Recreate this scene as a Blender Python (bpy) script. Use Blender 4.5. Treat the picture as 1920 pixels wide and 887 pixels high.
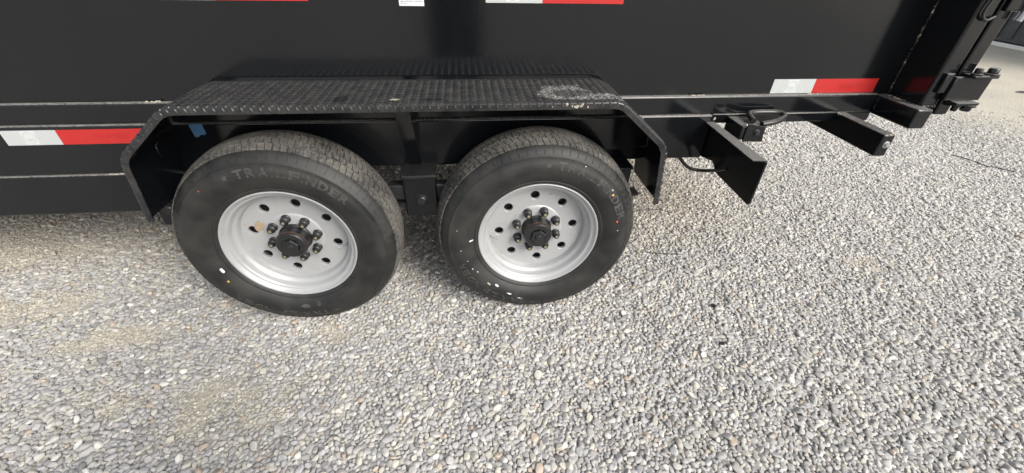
import bpy, bmesh, math, random
import numpy as np
from mathutils import Matrix, Vector, Euler
R = math.radians
PI = math.pi
rnd = random.Random(7)
scene = bpy.context.scene
for o in list(bpy.data.objects):
    bpy.data.objects.remove(o)

# ------------------------------------------------------------------ camera
cam_d = bpy.data.cameras.new('camera')
cam = bpy.data.objects.new('camera', cam_d)
scene.collection.objects.link(cam)
scene.camera = cam
cam_d.sensor_fit = 'HORIZONTAL'; cam_d.sensor_width = 36.0
cam_d.lens = 36.0 * 772.3 / 1920.0
cam_d.clip_start = 0.02; cam_d.clip_end = 2000
def cam_axes(p, y, r):
    f = Vector((math.sin(y)*math.cos(p), math.cos(y)*math.cos(p), -math.sin(p)))
    rt = Vector((math.cos(y), -math.sin(y), 0)); up = rt.cross(f)
    return rt*math.cos(r)+up*math.sin(r), -rt*math.sin(r)+up*math.cos(r), f
CAM = Vector((0.630, -1.2002, 1.2567))
cR, cU, cF = cam_axes(R(35.913), R(6.685), R(1.414))
cam.matrix_world = Matrix(((cR.x, cU.x, -cF.x, CAM.x), (cR.y, cU.y, -cF.y, CAM.y), (cR.z, cU.z, -cF.z, CAM.z), (0, 0, 0, 1)))

# ------------------------------------------------------------------ sky, sun, exposure
SUN_EL, SUN_AZ = 37.0, 40.0          # azimuth measured from -Y (behind the camera) towards +X
world = bpy.data.worlds.new('World'); scene.world = world; world.use_nodes = True
nt = world.node_tree; nt.nodes.clear()
sky = nt.nodes.new('ShaderNodeTexSky'); sky.sky_type = 'NISHITA'; sky.sun_disc = False
sd = Vector((math.sin(R(SUN_AZ))*math.cos(R(SUN_EL)), -math.cos(R(SUN_AZ))*math.cos(R(SUN_EL)), math.sin(R(SUN_EL))))
sky.sun_elevation = R(SUN_EL); sky.sun_rotation = math.atan2(sd.x, sd.y)
sky.air_density = 1.0; sky.dust_density = 3.0; sky.ozone_density = 1.0
hs = nt.nodes.new('ShaderNodeHueSaturation'); hs.inputs['Saturation'].default_value = 0.28
bg = nt.nodes.new('ShaderNodeBackground'); bg.inputs['Strength'].default_value = 0.13
wo = nt.nodes.new('ShaderNodeOutputWorld')
nt.links.new(sky.outputs[0], hs.inputs['Color']); nt.links.new(hs.outputs[0], bg.inputs['Color']); nt.links.new(bg.outputs[0], wo.inputs[0])
sun_d = bpy.data.lights.new('sun', 'SUN'); sun_d.energy = 1.5; sun_d.angle = R(26); sun_d.color = (1.0, 0.95, 0.86)
sun = bpy.data.objects.new('sun', sun_d); scene.collection.objects.link(sun)
sun.rotation_euler = sd.to_track_quat('Z', 'Y').to_euler(); sun.location = (3, -4, 6)
scene.view_settings.view_transform = 'Standard'; scene.view_settings.look = 'None'
scene.view_settings.gamma = 1; scene.view_settings.exposure = 0.90
scene.view_settings.use_curve_mapping = False
scene.render.engine = 'CYCLES'

# ------------------------------------------------------------------ material helpers
class NT:
    def __init__(s, name):
        s.m = bpy.data.materials.new(name); s.m.use_nodes = True; s.t = s.m.node_tree
        s.b = s.t.nodes['Principled BSDF']
    def n(s, typ, **kw):
        x = s.t.nodes.new(typ)
        for k, v in kw.items(): setattr(x, k, v)
        return x
    def l(s, a, b): s.t.links.new(a, b)
    def pos(s):
        return s.n('ShaderNodeNewGeometry').outputs['Position']
    def obj(s):
        return s.n('ShaderNodeTexCoord').outputs['Object']
    def noise(s, vec, scale, detail=4, rough=.55, dist=0.0):
        x = s.n('ShaderNodeTexNoise'); x.inputs['Scale'].default_value = scale; x.inputs['Detail'].default_value = detail
        x.inputs['Roughness'].default_value = rough; x.inputs['Distortion'].default_value = dist
        s.l(vec, x.inputs['Vector']); return x.outputs[0]
    def ramp(s, fac, lo, hi, c0=0.0, c1=1.0):
        x = s.n('ShaderNodeMapRange'); x.inputs['From Min'].default_value = lo; x.inputs['From Max'].default_value = hi
        x.inputs['To Min'].default_value = c0; x.inputs['To Max'].default_value = c1
        s.l(fac, x.inputs['Value']); return x.outputs[0]
    def math(s, op, a, b=None):
        x = s.n('ShaderNodeMath', operation=op)
        for i, v in enumerate((a, b)):
            if v is None: continue
            if isinstance(v, (int, float)): x.inputs[i].default_value = v
            else: s.l(v, x.inputs[i])
        return x.outputs[0]
    def mix(s, fac, a, b):
        x = s.n('ShaderNodeMix', data_type='RGBA')
        if isinstance(fac, (int, float)): x.inputs[0].default_value = fac
        else: s.l(fac, x.inputs[0])
        for i, v in ((6, a), (7, b)):
            if isinstance(v, tuple): x.inputs[i].default_value = (*v[:3], 1)
            else: s.l(v, x.inputs[i])
        return x.outputs[2]
    def bump(s, h, strength, dist=.001):
        x = s.n('ShaderNodeBump'); x.inputs['Strength'].default_value = strength; x.inputs['Distance'].default_value = dist
        s.l(h, x.inputs['Height']); s.l(x.outputs[0], s.b.inputs['Normal'])
    def set(s, **kw):
        for k, v in kw.items():
            i = s.b.inputs[k.replace('_', ' ')]
            if isinstance(v, (int, float)): i.default_value = v
            elif isinstance(v, tuple): i.default_value = (*v[:3], 1)
            else: s.l(v, i)
    def blob(s, pos, c, r, seed_scale=40, amount=.6):
        # soft-edged irregular mark of its own shape around the world point c
        mp = s.n('ShaderNodeMapping'); s.l(pos, mp.inputs['Vector'])
        mp.vector_type = 'TEXTURE'; mp.inputs['Location'].default_value = c; mp.inputs['Scale'].default_value = r
        ln = s.n('ShaderNodeVectorMath', operation='LENGTH'); s.l(mp.outputs[0], ln.inputs[0])
        nz = s.noise(pos, seed_scale, 5, .65)
        v = s.math('ADD', ln.outputs['Value'], s.math('MULTIPLY', s.math('SUBTRACT', nz, .5), amount*2.0))
        return s.ramp(v, 1.0, .8)

def black_paint(name, base=(.0038, .0046, .0060), rough=.11, dust=.5, wear=0.0, spec=.5):
    k = NT(name); p = k.pos()
    n1 = k.noise(p, 3.0, 5, .6); n2 = k.noise(p, 160, 3, .6); n3 = k.noise(p, 900, 2)
    geo = k.n('ShaderNodeNewGeometry'); sep = k.n('ShaderNodeSeparateXYZ'); k.l(geo.outputs['Normal'], sep.inputs[0])
    up = k.ramp(sep.outputs['Z'], .55, .95)
    film = k.math('MULTIPLY', k.ramp(n1, .3, .75), .010)
    d = k.math('MINIMUM', k.math('ADD', film, k.math('MULTIPLY', up, k.math('MULTIPLY', k.ramp(n2, .25, .6), dust*1.3))), 1.0)
    col = k.mix(d, base, (.27, .26, .245))
    spk = k.ramp(n3, .74, .80)
    col = k.mix(k.math('MULTIPLY', spk, .25), col, (.25, .24, .22))
    k.set(Base_Color=col, Roughness=k.math('ADD', k.ramp(d, 0, .5, rough, rough+.35), k.ramp(k.noise(p, 7, 6, .7, 1.5), .45, .8, 0, .06)), IOR=1.53, Specular_IOR_Level=spec)
    k.bump(k.math('ADD', k.math('MULTIPLY', k.noise(p, 1.8, 2), 30.0), k.math('ADD', k.noise(p, 55, 2), k.math('MULTIPLY', k.noise(p, 500, 2), .5))), .05, .002)
    return k

M = {}
M['paint'] = black_paint('gloss_black_paint').m
M['rail'] = black_paint('dusty_ledge_black_paint', dust=.75).m
M['paint_dull'] = black_paint('satin_black_paint', (.006, .006, .0065), .34, .2).m
k = NT('bare_chip'); p = k.pos(); k.set(Base_Color=k.mix(k.ramp(k.noise(p, 300), .4, .6), (.50, .46, .36), (.25, .23, .2)), Roughness=.5); M['chip'] = k.m
k = NT('weld_bead'); p = k.pos(); k.set(Base_Color=k.mix(k.ramp(k.noise(p, 45, 4, .7), .53, .57), (.02, .02, .02), (.60, .54, .40)), Roughness=.4); M['weld'] = k.m

# diamond plate: dusty satin paint with a scuff, stains and a chip
k = black_paint('diamond_plate_paint', (.008, .0085, .0098), .21, .06); p = k.pos()
col = k.b.inputs['Base Color'].links[0].from_socket
nn = k.noise(p, 25, 5, .65)
col = k.mix(k.math('MULTIPLY', k.ramp(nn, .35, .75), .22), col, (.15, .147, .138))
for c, r in (((.27, .03, .875), (.022, .03, .05)), ((.53, .015, .875), (.035, .016, .05))):
    col = k.mix(k.math('MULTIPLY', k.blob(p, c, r, 70), .8), col, (.008, .008, .009))
sc = k.math('MAXIMUM', k.blob(p, (.925, .075, .873), (.095, .075, .05), 16, .75), k.blob(p, (1.02, .03, .873), (.11, .035, .05), 18, .7))
sc = k.math('SUBTRACT', sc, k.math('MULTIPLY', k.blob(p, (.945, .065, .873), (.065, .038, .05), 20, .6), .75))
sc = k.math('MULTIPLY', sc, k.ramp(k.noise(p, 60, 7, .82, 2.5), .45, .60))
col = k.mix(sc, col, (.38, .375, .36))
k.set(Base_Color=col); M['plate'] = k.m

# rubber
def rubber(name, tread):
    k = NT(name); p = k.obj()
    n1 = k.noise(p, 9, 6, .65); n2 = k.noise(p, 90, 5, .7)
    if tread:
        f = k.ramp(k.math('ADD', k.math('MULTIPLY', n1, .55), k.math('MULTIPLY', n2, .6)), .46, .68)
        col = k.mix(f, (.026, .026, .027), (.138, .129, .113)); k.set(Base_Color=col, Roughness=.85)
    else:
        f = k.math('MULTIPLY', k.ramp(n1, .42, .78), .40)
        col = k.mix(f, (.011, .0115, .012), (.075, .067, .053))
        f2 = k.math('MULTIPLY', k.ramp(k.noise(p, 22, 7, .75, 2.5), .68, .78), .28)
        col = k.mix(f2, col, (.30, .29, .27))
        k.set(Base_Color=col, Roughness=k.ramp(n1, .3, .7, .42, .68))
    k.bump(n2, .25, .002); return k.m
M['rubber'] = rubber('tyre_sidewall_rubber', False); M['tread'] = rubber('dusty_tread_rubber', True)
k = NT('raised_letter_rubber'); p = k.obj(); k.set(Base_Color=k.mix(k.ramp(k.noise(p, 30, 5, .7), .3, .7), (.022, .022, .022), (.068, .065, .059)), Roughness=.7); M['letter'] = k.m
k = NT('silver_wheel_paint'); p = k.obj()
col = k.mix(k.ramp(k.noise(p, 14, 6, .65), .55, .8), (.40, .405, .41), (.32, .315, .30))
k.set(Base_Color=col, Roughness=.38, Metallic=.25); k.bump(k.noise(p, 400, 2), .04, .001); M['silver'] = k.m
def plain(name, c, rough=.5, metal=0.0, var=.25, scale=60):
    k = NT(name); p = k.obj(); n = k.noise(p, scale, 4, .6)
    k.set(Base_Color=k.mix(k.ramp(n, .3, .75), tuple(x*(1-var) for x in c), tuple(min(1, x*(1+var)) for x in c)), Roughness=rough, Metallic=metal)
    k.bump(n, .12, .001); return k.m
M['hub'] = plain('black_hub_paint', (.016, .016, .017), .42, 0, .5)
M['rust'] = plain('rust_edge', (.07, .032, .018), .8)
M['brass'] = plain('brass_tip', (.42, .36, .22), .4, .6)
M['steel'] = plain('zinc_bolt', (.5, .51, .53), .3, .8)
M['mud'] = plain('dried_mud', (.33, .25, .17), .9, 0, .2, 150)
M['paper'] = plain('white_paper_label', (.62, .64, .66), .5, 0, .02)
M['ink'] = plain('grey_print', (.30, .31, .33), .6)
M['yellow'] = plain('yellow_paint_dot', (.62, .40, .08), .5)
M['reddot'] = plain('red_paint_dot', (.62, .10, .05), .5)
M['blue'] = plain('blue_masking_tape', (.07, .17, .33), .6, 0, .2)
M['hose'] = plain('black_rubber_hose', (.012, .012, .013), .45)
M['zip'] = plain('black_plastic_scrap', (.02, .02, .02), .5)
def tape(name, c):
    k = NT(name); p = k.pos(); v = k.n('ShaderNodeTexVoronoi'); v.inputs['Scale'].default_value = 330; k.l(p, v.inputs['Vector'])
    k.set(Base_Color=k.mix(k.ramp(v.outputs['Distance'], .2, .7), c, tuple(x*.86 for x in c)), Roughness=.28); k.bump(v.outputs['Distance'], .1, .001); return k.m
M['tape_white'] = tape('white_reflective_film', (.48, .50, .50)); M['tape_red'] = tape('red_reflective_film', (.47, .022, .021))
M['tape_logo'] = plain('white_film_print', (.54, .56, .56), .25, 0, .02); M['tape_logo_grey'] = plain('grey_film_print', (.40, .43, .44), .3, 0, .03)
M['tape_red_print'] = plain('dark_red_print', (.39, .018, .018), .3, 0, .1)
k = NT('container_paint'); p = k.pos(); k.set(Base_Color=k.mix(k.ramp(k.noise(p, 30, 5, .7, 1.5), .4, .65), (.035, .038, .04), (.10, .105, .11)), Roughness=.55); M['container'] = k.m
M['trim'] = plain('white_trim_paint', (.80, .78, .74), .5, 0, .1, 8)

# ------------------------------------------------------------------ mesh helpers
COL = scene.collection
def link(name, me, mat=None, parent=None):
    o = bpy.data.objects.new(name, me); COL.objects.link(o)
    if mat is not None and me is not None and not me.materials:
        for m in (mat if isinstance(mat, (list, tuple)) else [mat]): me.materials.append(m)
    if parent is not None: o.parent = parent
    return o
def from_bm(name, bm, mat, parent=None, smooth=None):
    me = bpy.data.meshes.new(name); bm.normal_update(); bm.to_mesh(me); bm.free()
    if smooth is not None: smooth_by_angle(me, smooth)
    return link(name, me, mat, parent)
def smooth_by_angle(me, deg):
    me.polygons.foreach_set('use_smooth', [True]*len(me.polygons))
    bm = bmesh.new(); bm.from_mesh(me)
    for e in bm.edges:
        if len(e.link_faces) == 2 and e.calc_face_angle(0) > R(deg): e.smooth = False
    bm.to_mesh(me); bm.free()
def tag(o, label, cat, group=None, kind=None):
    if label: o['label'] = label
    if cat: o['category'] = cat
    if group: o['group'] = group
    if kind: o['kind'] = kind
    return o
def add_hexa(bm, pts, bev=.003, seg=2):
    """8 points: bottom 4 (ccw), top 4"""
    v = [bm.verts.new(p) for p in pts]
    fs = [bm.faces.new([v[i] for i in f]) for f in ((3, 2, 1, 0), (4, 5, 6, 7), (0, 1, 5, 4), (1, 2, 6, 5), (2, 3, 7, 6), (3, 0, 4, 7))]
    if bev > 0:
        es = list({e for f in fs for e in f.edges})
        bmesh.ops.bevel(bm, geom=es, offset=bev, segments=seg, profile=.5, affect='EDGES')
def hexa(name, pts, mat, parent, bev=.003, seg=2):
    bm = bmesh.new(); add_hexa(bm, pts, bev, seg); bmesh.ops.recalc_face_normals(bm, faces=bm.faces)
    o = from_bm(name, bm, mat, parent, 35)
    for f in sorted(o.data.polygons, key=lambda f: -f.area)[:6]: f.use_smooth = False      # true flat faces, rounded edges
    return o
def boxpts(x0, x1, y0, y1, z0, z1):
    return [(x0, y0, z0), (x1, y0, z0), (x1, y1, z0), (x0, y1, z0), (x0, y0, z1), (x1, y0, z1), (x1, y1, z1), (x0, y1, z1)]
def box(name, x0, x1, y0, y1, z0, z1, mat, parent, bev=.003, seg=2):
    return hexa(name, boxpts(x0, x1, y0, y1, z0, z1), mat, parent, bev, seg)
def tube_mesh(bm, pts, r, n=10, cap=True):
    pts = [Vector(p) for p in pts]; rings = []
    for i, p in enumerate(pts):
        t = (pts[min(i+1, len(pts)-1)]-pts[max(i-1, 0)]).normalized()
        a = t.cross(Vector((0, 0, 1)) if abs(t.z) < .9 else Vector((1, 0, 0))).normalized(); b = t.cross(a)
        rr = r[i] if isinstance(r, (list, tuple)) else r
        rings.append([bm.verts.new(p + a*math.cos(2*PI*j/n)*rr + b*math.sin(2*PI*j/n)*rr) for j in range(n)])
    for i in range(len(rings)-1):
        for j in range(n): bm.faces.new((rings[i][j], rings[i][(j+1) % n], rings[i+1][(j+1) % n], rings[i+1][j]))
    if cap: bm.faces.new(rings[0]); bm.faces.new(rings[-1][::-1])
def tube(name, pts, r, mat, parent, n=10):
    bm = bmesh.new(); tube_mesh(bm, pts, r, n); bmesh.ops.recalc_face_normals(bm, faces=bm.faces)
    return from_bm(name, bm, mat, parent, 50)
def lathe_bm(bm, prof, n, mat=0, a0=0.0):
    """prof: list of (r, y); axis = Y"""
    rings = []
    for r, y in prof:
        if r < 1e-5: rings.append([bm.verts.new((0, y, 0))])
        else: rings.append([bm.verts.new((r*math.cos(a0+2*PI*j/n), y, r*math.sin(a0+2*PI*j/n))) for j in range(n)])
    for A, B in zip(rings[:-1], rings[1:]):
        for j in range(n):
            q = (j+1) % n
            vs = [A[j % len(A)], A[q % len(A)], B[q % len(B)], B[j % len(B)]]
            vs = list(dict.fromkeys(vs))
            if len(vs) > 2:
                f = bm.faces.new(vs); f.material_index = mat
def catmull(pts, n=6):
    P = [Vector(p) for p in pts]; P = [P[0]*2-P[1]] + P + [P[-1]*2-P[-2]]; out = []
    for i in range(1, len(P)-2):
        for k in range(n):
            t = k/n; a, b, c, d = P[i-1:i+3]
            out.append(.5*((2*b)+(c-a)*t+(2*a-5*b+4*c-d)*t*t+(3*b-a-3*c+d)*t**3))
    return out + [P[-2]]

# ------------------------------------------------------------------ ground
rs = np.random.RandomState(5)
def vnoise(x, y, seed):
    """smooth value noise on numpy arrays"""
    g = np.random.RandomState(seed).rand(64, 64)
    xi = np.floor(x).astype(int); yi = np.floor(y).astype(int); fx = x-xi; fy = y-yi
    fx = fx*fx*(3-2*fx); fy = fy*fy*(3-2*fy)
    a = g[xi % 64, yi % 64]; b = g[(xi+1) % 64, yi % 64]; c = g[xi % 64, (yi+1) % 64]; d = g[(xi+1) % 64, (yi+1) % 64]
    return (a*(1-fx)+b*fx)*(1-fy)+(c*(1-fx)+d*fx)*fy
GZ = .019
def height(x, y):
    near = np.exp(-((x-.5)**2/40+(y-.3)**2/30))
    return GZ+near*(.016*(vnoise(x*1.7, y*1.7, 1)-.5)+.010*(vnoise(x*5, y*5, 2)-.5))
PATCH = [(-.16, -.37, .16, .11), (-1.17, .16, .24, .11), (-.78, -.04, .20, .05), (.12, -.06, .08, .06), (2.55, .13, .12, .05),
         (-1.5, .55, .3, .12), (-.55, -.32, .10, .04)]
def sand(x, y):
    s = np.zeros_like(x)
    for a, b, ra, rb in PATCH:
        s = np.maximum(s, np.exp(-(((x-a)/ra)**2+((y-b)/rb)**2)))
    w = vnoise(x*7+3, y*7, 3)*.6+vnoise(x*19, y*19, 4)*.3+vnoise(x*47, y*47, 6)*.25
    s = np.clip(s*1.5*np.clip((w-.38)*3.0, 0, 1.1), 0, .85)
    far = np.clip((x+.5*y-4.6)/3.0, 0, 1)*.8
    return np.clip(np.maximum(s, far), 0, 1)
def axis(lo, hi, step, far):
    a = list(np.arange(lo, hi+1e-6, step)); d = step; x = hi
    while x < far: d *= 1.35; x += d; a.append(x)
    d = step; x = lo
    while x > -far: d *= 1.35; x -= d; a.insert(0, x)
    return np.array(a)
gx = axis(-3.5, 7.5, .035, 400); gy = axis(-2.6, 4.2, .035, 400)
X, Y = np.meshgrid(gx, gy, indexing='ij'); sd_ = sand(X, Y)
Z = height(X, Y) + sd_*.007 - .001 + .003*np.clip((X-1.2)/2.5, 0, 1)
nx_, ny_ = X.shape
me = bpy.data.meshes.new('ground')
idx = np.arange(nx_*ny_).reshape(nx_, ny_)
quads = np.stack([idx[:-1, :-1], idx[1:, :-1], idx[1:, 1:], idx[:-1, 1:]], -1).reshape(-1, 4)
me.from_pydata(np.stack([X, Y, Z], -1).reshape(-1, 3).tolist(), [], quads.tolist())
at = me.attributes.new('sand', 'FLOAT', 'POINT'); at.data.foreach_set('value', sd_.reshape(-1).astype(np.float32))
me.polygons.foreach_set('use_smooth', [True]*len(me.polygons))
k = NT('gravel_bed'); p = k.pos()
A = k.n('ShaderNodeAttribute'); A.attribute_name = 'sand'
v = k.n('ShaderNodeTexVoronoi'); v.inputs['Scale'].default_value = 62; k.l(p, v.inputs['Vector'])
v2 = k.n('ShaderNodeTexVoronoi'); v2.inputs['Scale'].default_value = 190; k.l(p, v2.inputs['Vector'])
rgb = k.n('ShaderNodeSeparateColor'); k.l(v.outputs['Color'], rgb.inputs[0])
stone = k.mix(rgb.outputs[0], (.34, .335, .33), (.58, .555, .51))
stone = k.mix(k.ramp(v.outputs['Distance'], .35, .75), stone, (.20, .185, .16))
nz = k.noise(p, 2.2, 6, .6); fine = k.noise(p, 260, 4, .7)
sandc = k.mix(k.ramp(fine, .3, .7), (.45, .41, .33), (.58, .54, .45))
sandc = k.mix(k.ramp(nz, .35, .7), sandc, (.43, .405, .35))
fac = k.ramp(k.math('ADD', A.outputs['Fac'], k.math('MULTIPLY', k.math('SUBTRACT', nz, .5), .5)), .18, .5)
k.set(Base_Color=k.mix(fac, stone, sandc), Roughness=.95, Specular_IOR_Level=.2)
k.bump(k.math('ADD', k.math('MULTIPLY', k.ramp(v.outputs['Distance'], 0, .8, 1, 0), 1.0), k.math('MULTIPLY', v2.outputs['Distance'], .3)), .8, .006)
g = link('ground', me, k.m); tag(g, 'pale sandy gravel yard ground', 'ground', kind='structure')

# gravel: pebble shapes
peb_col = bpy.data.collections.new('pebble_shapes')
k = NT('pebble_stone')
A = k.n('ShaderNodeAttribute', attribute_type='INSTANCER'); A.attribute_name = 'col'
p = k.obj(); n1 = k.noise(p, 2.2, 5, .65, .6); n2 = k.noise(p, 12, 4, .7)
c = k.mix(k.math('MULTIPLY', k.ramp(n1, .35, .75), .35), A.outputs['Color'], (.30, .285, .26))
c = k.mix(k.math('MULTIPLY', k.ramp(n2, .55, .75), .25), c, (.55, .53, .48))
k.set(Base_Color=c, Roughness=.8, Specular_IOR_Level=.3); k.bump(n2, .25, .05)
M['pebble'] = k.m
NP = 16
for i in range(NP):
    bm = bmesh.new(); bmesh.ops.create_icosphere(bm, subdivisions=3, radius=1)
    pr = np.random.RandomState(100+i)
    V = np.array([v.co[:] for v in bm.verts])
    for q in range(pr.randint(12, 19)):
        nrm = pr.normal(size=3); nrm /= np.linalg.norm(nrm); d = pr.uniform(.5, .82)
        ex = np.maximum(0, V@nrm-d); V -= np.outer(ex*.93, nrm)
    V /= np.abs(V).max(0)
    for v_, co in zip(bm.verts, V): v_.co = co
    bmesh.ops.smooth_vert(bm, verts=bm.verts, factor=.3, use_axis_x=True, use_axis_y=True, use_axis_z=True)
    bmesh.ops.smooth_vert(bm, verts=bm.verts, factor=.15, use_axis_x=True, use_axis_y=True, use_axis_z=True)
    m_ = bpy.data.meshes.new('pebble'); bm.to_mesh(m_); bm.free()
    m_.polygons.foreach_set('use_smooth', [True]*len(m_.polygons)); m_.materials.append(M['pebble'])
    peb_col.objects.link(bpy.data.objects.new('pebble_%02d' % i, m_))

def lattice(x0, x1, y0, y1, sp, seed, sig=.27, it=14):
    r_ = np.random.RandomState(seed)
    nx, ny = int((x1-x0)/sp)+1, int((y1-y0)/(sp*.866))+1
    I, J = np.meshgrid(np.arange(nx), np.arange(ny), indexing='ij')
    P = np.stack([x0+(I+.5*(J % 2))*sp, y0+J*sp*.866], -1).astype(float)
    P += r_.uniform(-.42, .42, P.shape)*sp
    rad = .5*sp*np.exp(r_.normal(-.03, sig, (nx, ny))); rad = np.clip(rad, .25*sp, .85*sp)
    offs = [(1, 0), (0, 1), (1, 1), (1, -1), (2, 0), (0, 2), (2, 1), (1, 2), (2, -1), (1, -2)]
    for _ in range(it):
        D = np.zeros_like(P)
        for di, dj in offs:
            sa = (slice(0, nx-di), slice(max(0, -dj), ny-max(0, dj))); sb = (slice(di, nx), slice(max(0, dj), ny+min(0, dj)))
            d = P[sb]-P[sa]; L = np.sqrt((d**2).sum(-1))+1e-9
            ov = np.maximum(0, rad[sa]+rad[sb]-L)*.45
            u = d/L[..., None]*ov[..., None]*.5
            D[sa] -= u; D[sb] += u
        P += D
    return P.reshape(-1, 2), rad.reshape(-1)
PAL = np.array([(.42, .41, .415), (.45, .44, .42), (.50, .475, .42), (.64, .625, .585), (.49, .405, .33), (.25, .245, .245), (.38, .38, .385), (.45, .42, .41)])
PW = np.array([.27, .30, .19, .06, .02, .03, .08, .05]); PW = PW/PW.sum()
WH = [(0.0, .375), (.869, .375)]
def gravel_points(zones):
    out = []
    for zi, (x0, x1, y0, y1, sp, top, skip) in enumerate(zones):
        P, rad = lattice(x0, x1, y0, y1, sp, 40+zi)
        r_ = np.random.RandomState(90+zi)
        keep = np.ones(len(P), bool)
        x, y = P[:, 0], P[:, 1]
        if skip is not None: keep &= ~((x > skip[0]) & (x < skip[1]) & (y > skip[2]) & (y < skip[3]))
        for wx, _z in WH: keep &= ~((np.abs(x-wx) < .065) & (y > .014) & (y < .18))
        s = sand(x, y)
        keep &= r_.rand(len(P)) > np.clip((s-.3)*.9, 0, .5)
        keep &= r_.rand(len(P)) > np.clip((x+.6*y-5.2)/2.2, 0, .97)
        P, rad, x, y, s = P[keep], rad[keep], x[keep], y[keep], s[keep]; n = len(P)
        a = r_.uniform(1.0, 1.45, n); b = r_.uniform(.82, 1.1, n); c = r_.uniform(.50, .85, n)
        S = np.stack([rad*a, rad*b, rad*c], -1)*1.06
        S *= (1-.35*s)[:, None]
        E = np.stack([r_.normal(0, .24, n), r_.normal(0, .24, n), r_.uniform(0, 2*PI, n)], -1)
        z = height(x, y) + top + S[:, 2]*.45 + r_.normal(0, .0016, n) - s*.004
        # stones are pushed aside and piled a little against the tyres
        for wx, _z in WH:
            d = np.hypot(np.maximum(0, np.abs(x-wx)-.10), np.maximum(0, np.abs(y-.095)-.10))
            z += .010*np.exp(-(d/.05)**2)
        cc = PAL[r_.choice(len(PAL), n, p=PW)]*np.exp(r_.normal(0, .10, n))[:, None]
        cc = cc*(1-.45*s[:, None]) + np.array((.45, .40, .31))*.45*s[:, None]
        glare = (np.clip((x-.9+.3*y)/2.8, 0, 1)*.72)[:, None]*r_.uniform(.4, 1.0, n)[:, None]   # glare towards the open yard, painted in as paler stone colour
        cc = cc*(1-glare)+np.array((.60, .58, .535))*glare
        # dirtier, browner stone under the bed
        und = np.clip((y-.25)/.5, 0, 1)*np.clip((2.3-x)/.5, 0, 1)*.5
        cc = cc*(1-und[:, None])+cc*np.array((1.12, 1.0, .82))*und[:, None]
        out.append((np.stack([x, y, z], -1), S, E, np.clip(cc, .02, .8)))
    return [np.concatenate([o[i] for o in out]) for i in range(4)]
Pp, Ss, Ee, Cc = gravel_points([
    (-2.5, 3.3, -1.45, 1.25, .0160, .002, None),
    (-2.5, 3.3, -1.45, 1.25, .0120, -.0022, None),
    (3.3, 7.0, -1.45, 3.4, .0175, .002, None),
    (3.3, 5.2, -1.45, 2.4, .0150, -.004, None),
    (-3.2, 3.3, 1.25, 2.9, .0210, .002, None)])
gr = []
for pi_, (a_, b_, ra_, rb_) in enumerate(PATCH):
    P_, rad_ = lattice(a_-1.6*ra_, a_+1.6*ra_, b_-1.6*rb_, b_+1.6*rb_, .0078, 300+pi_, .3, 4)
    r_ = np.random.RandomState(400+pi_); sv = sand(P_[:, 0], P_[:, 1]); kp = (sv > .10) & (r_.rand(len(P_)) < .55)
    for wx, _z in WH: kp &= ~((np.abs(P_[:, 0]-wx) < .085) & (P_[:, 1] > -.008) & (P_[:, 1] < .20))
    P_, rad_, sv = P_[kp], rad_[kp], sv[kp]; m_ = len(P_)
    S_ = np.stack([rad_*r_.uniform(.9, 1.3, m_), rad_*r_.uniform(.8, 1.1, m_), rad_*r_.uniform(.6, .9, m_)], -1)
    z_ = height(P_[:, 0], P_[:, 1])+sv*.007-.001+S_[:, 2]*.35
    c_ = np.array((.50, .465, .395))*np.exp(r_.normal(0, .14, m_))[:, None]
    gr.append((np.column_stack([P_, z_]), S_, np.stack([r_.normal(0, .3, m_), r_.normal(0, .3, m_), r_.uniform(0, 6.28, m_)], -1), c_))
Pp, Ss, Ee, Cc = [np.concatenate([b_]+[q[i] for q in gr]) for i, b_ in enumerate((Pp, Ss, Ee, Cc))]
n = len(Pp); print('pebbles', n)
me = bpy.data.meshes.new('gravel'); me.vertices.add(n); me.vertices.foreach_set('co', Pp.reshape(-1).astype(np.float32))
for nm, ty, d in (('scl', 'FLOAT_VECTOR', Ss), ('rot', 'FLOAT_VECTOR', Ee)):
    a_ = me.attributes.new(nm, ty, 'POINT'); a_.data.foreach_set('vector', d.reshape(-1).astype(np.float32))
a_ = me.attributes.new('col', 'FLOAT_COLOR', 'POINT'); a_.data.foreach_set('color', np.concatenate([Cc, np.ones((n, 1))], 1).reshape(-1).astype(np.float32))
a_ = me.attributes.new('idx', 'INT', 'POINT'); a_.data.foreach_set('value', rs.randint(0, NP, n).astype(np.int32))
gravel = link('gravel', me); tag(gravel, 'loose grey and cream pebbles covering the yard', 'gravel', kind='stuff')
ng = bpy.data.node_groups.new('scatter_pebbles', 'GeometryNodeTree')
ng.interface.new_socket('Geometry', in_out='INPUT', socket_type='NodeSocketGeometry'); ng.interface.new_socket('Geometry', in_out='OUTPUT', socket_type='NodeSocketGeometry')
gi = ng.nodes.new('NodeGroupInput'); go = ng.nodes.new('NodeGroupOutput')
ci = ng.nodes.new('GeometryNodeCollectionInfo'); ci.inputs[0].default_value = peb_col; ci.inputs['Separate Children'].default_value = True; ci.inputs['Reset Children'].default_value = True
ip = ng.nodes.new('GeometryNodeInstanceOnPoints'); ip.inputs['Pick Instance'].default_value = True
def named(nm, ty):
    x = ng.nodes.new('GeometryNodeInputNamedAttribute'); x.data_type = ty; x.inputs[0].default_value = nm; return x.outputs[0]
er = ng.nodes.new('FunctionNodeEulerToRotation')
ng.links.new(gi.outputs[0], ip.inputs['Points']); ng.links.new(ci.outputs[0], ip.inputs['Instance'])
ng.links.new(named('idx', 'INT'), ip.inputs['Instance Index']); ng.links.new(named('rot', 'FLOAT_VECTOR'), er.inputs[0]); ng.links.new(er.outputs[0], ip.inputs['Rotation'])
ng.links.new(named('scl', 'FLOAT_VECTOR'), ip.inputs['Scale']); ng.links.new(ip.outputs[0], go.inputs[0])
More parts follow.
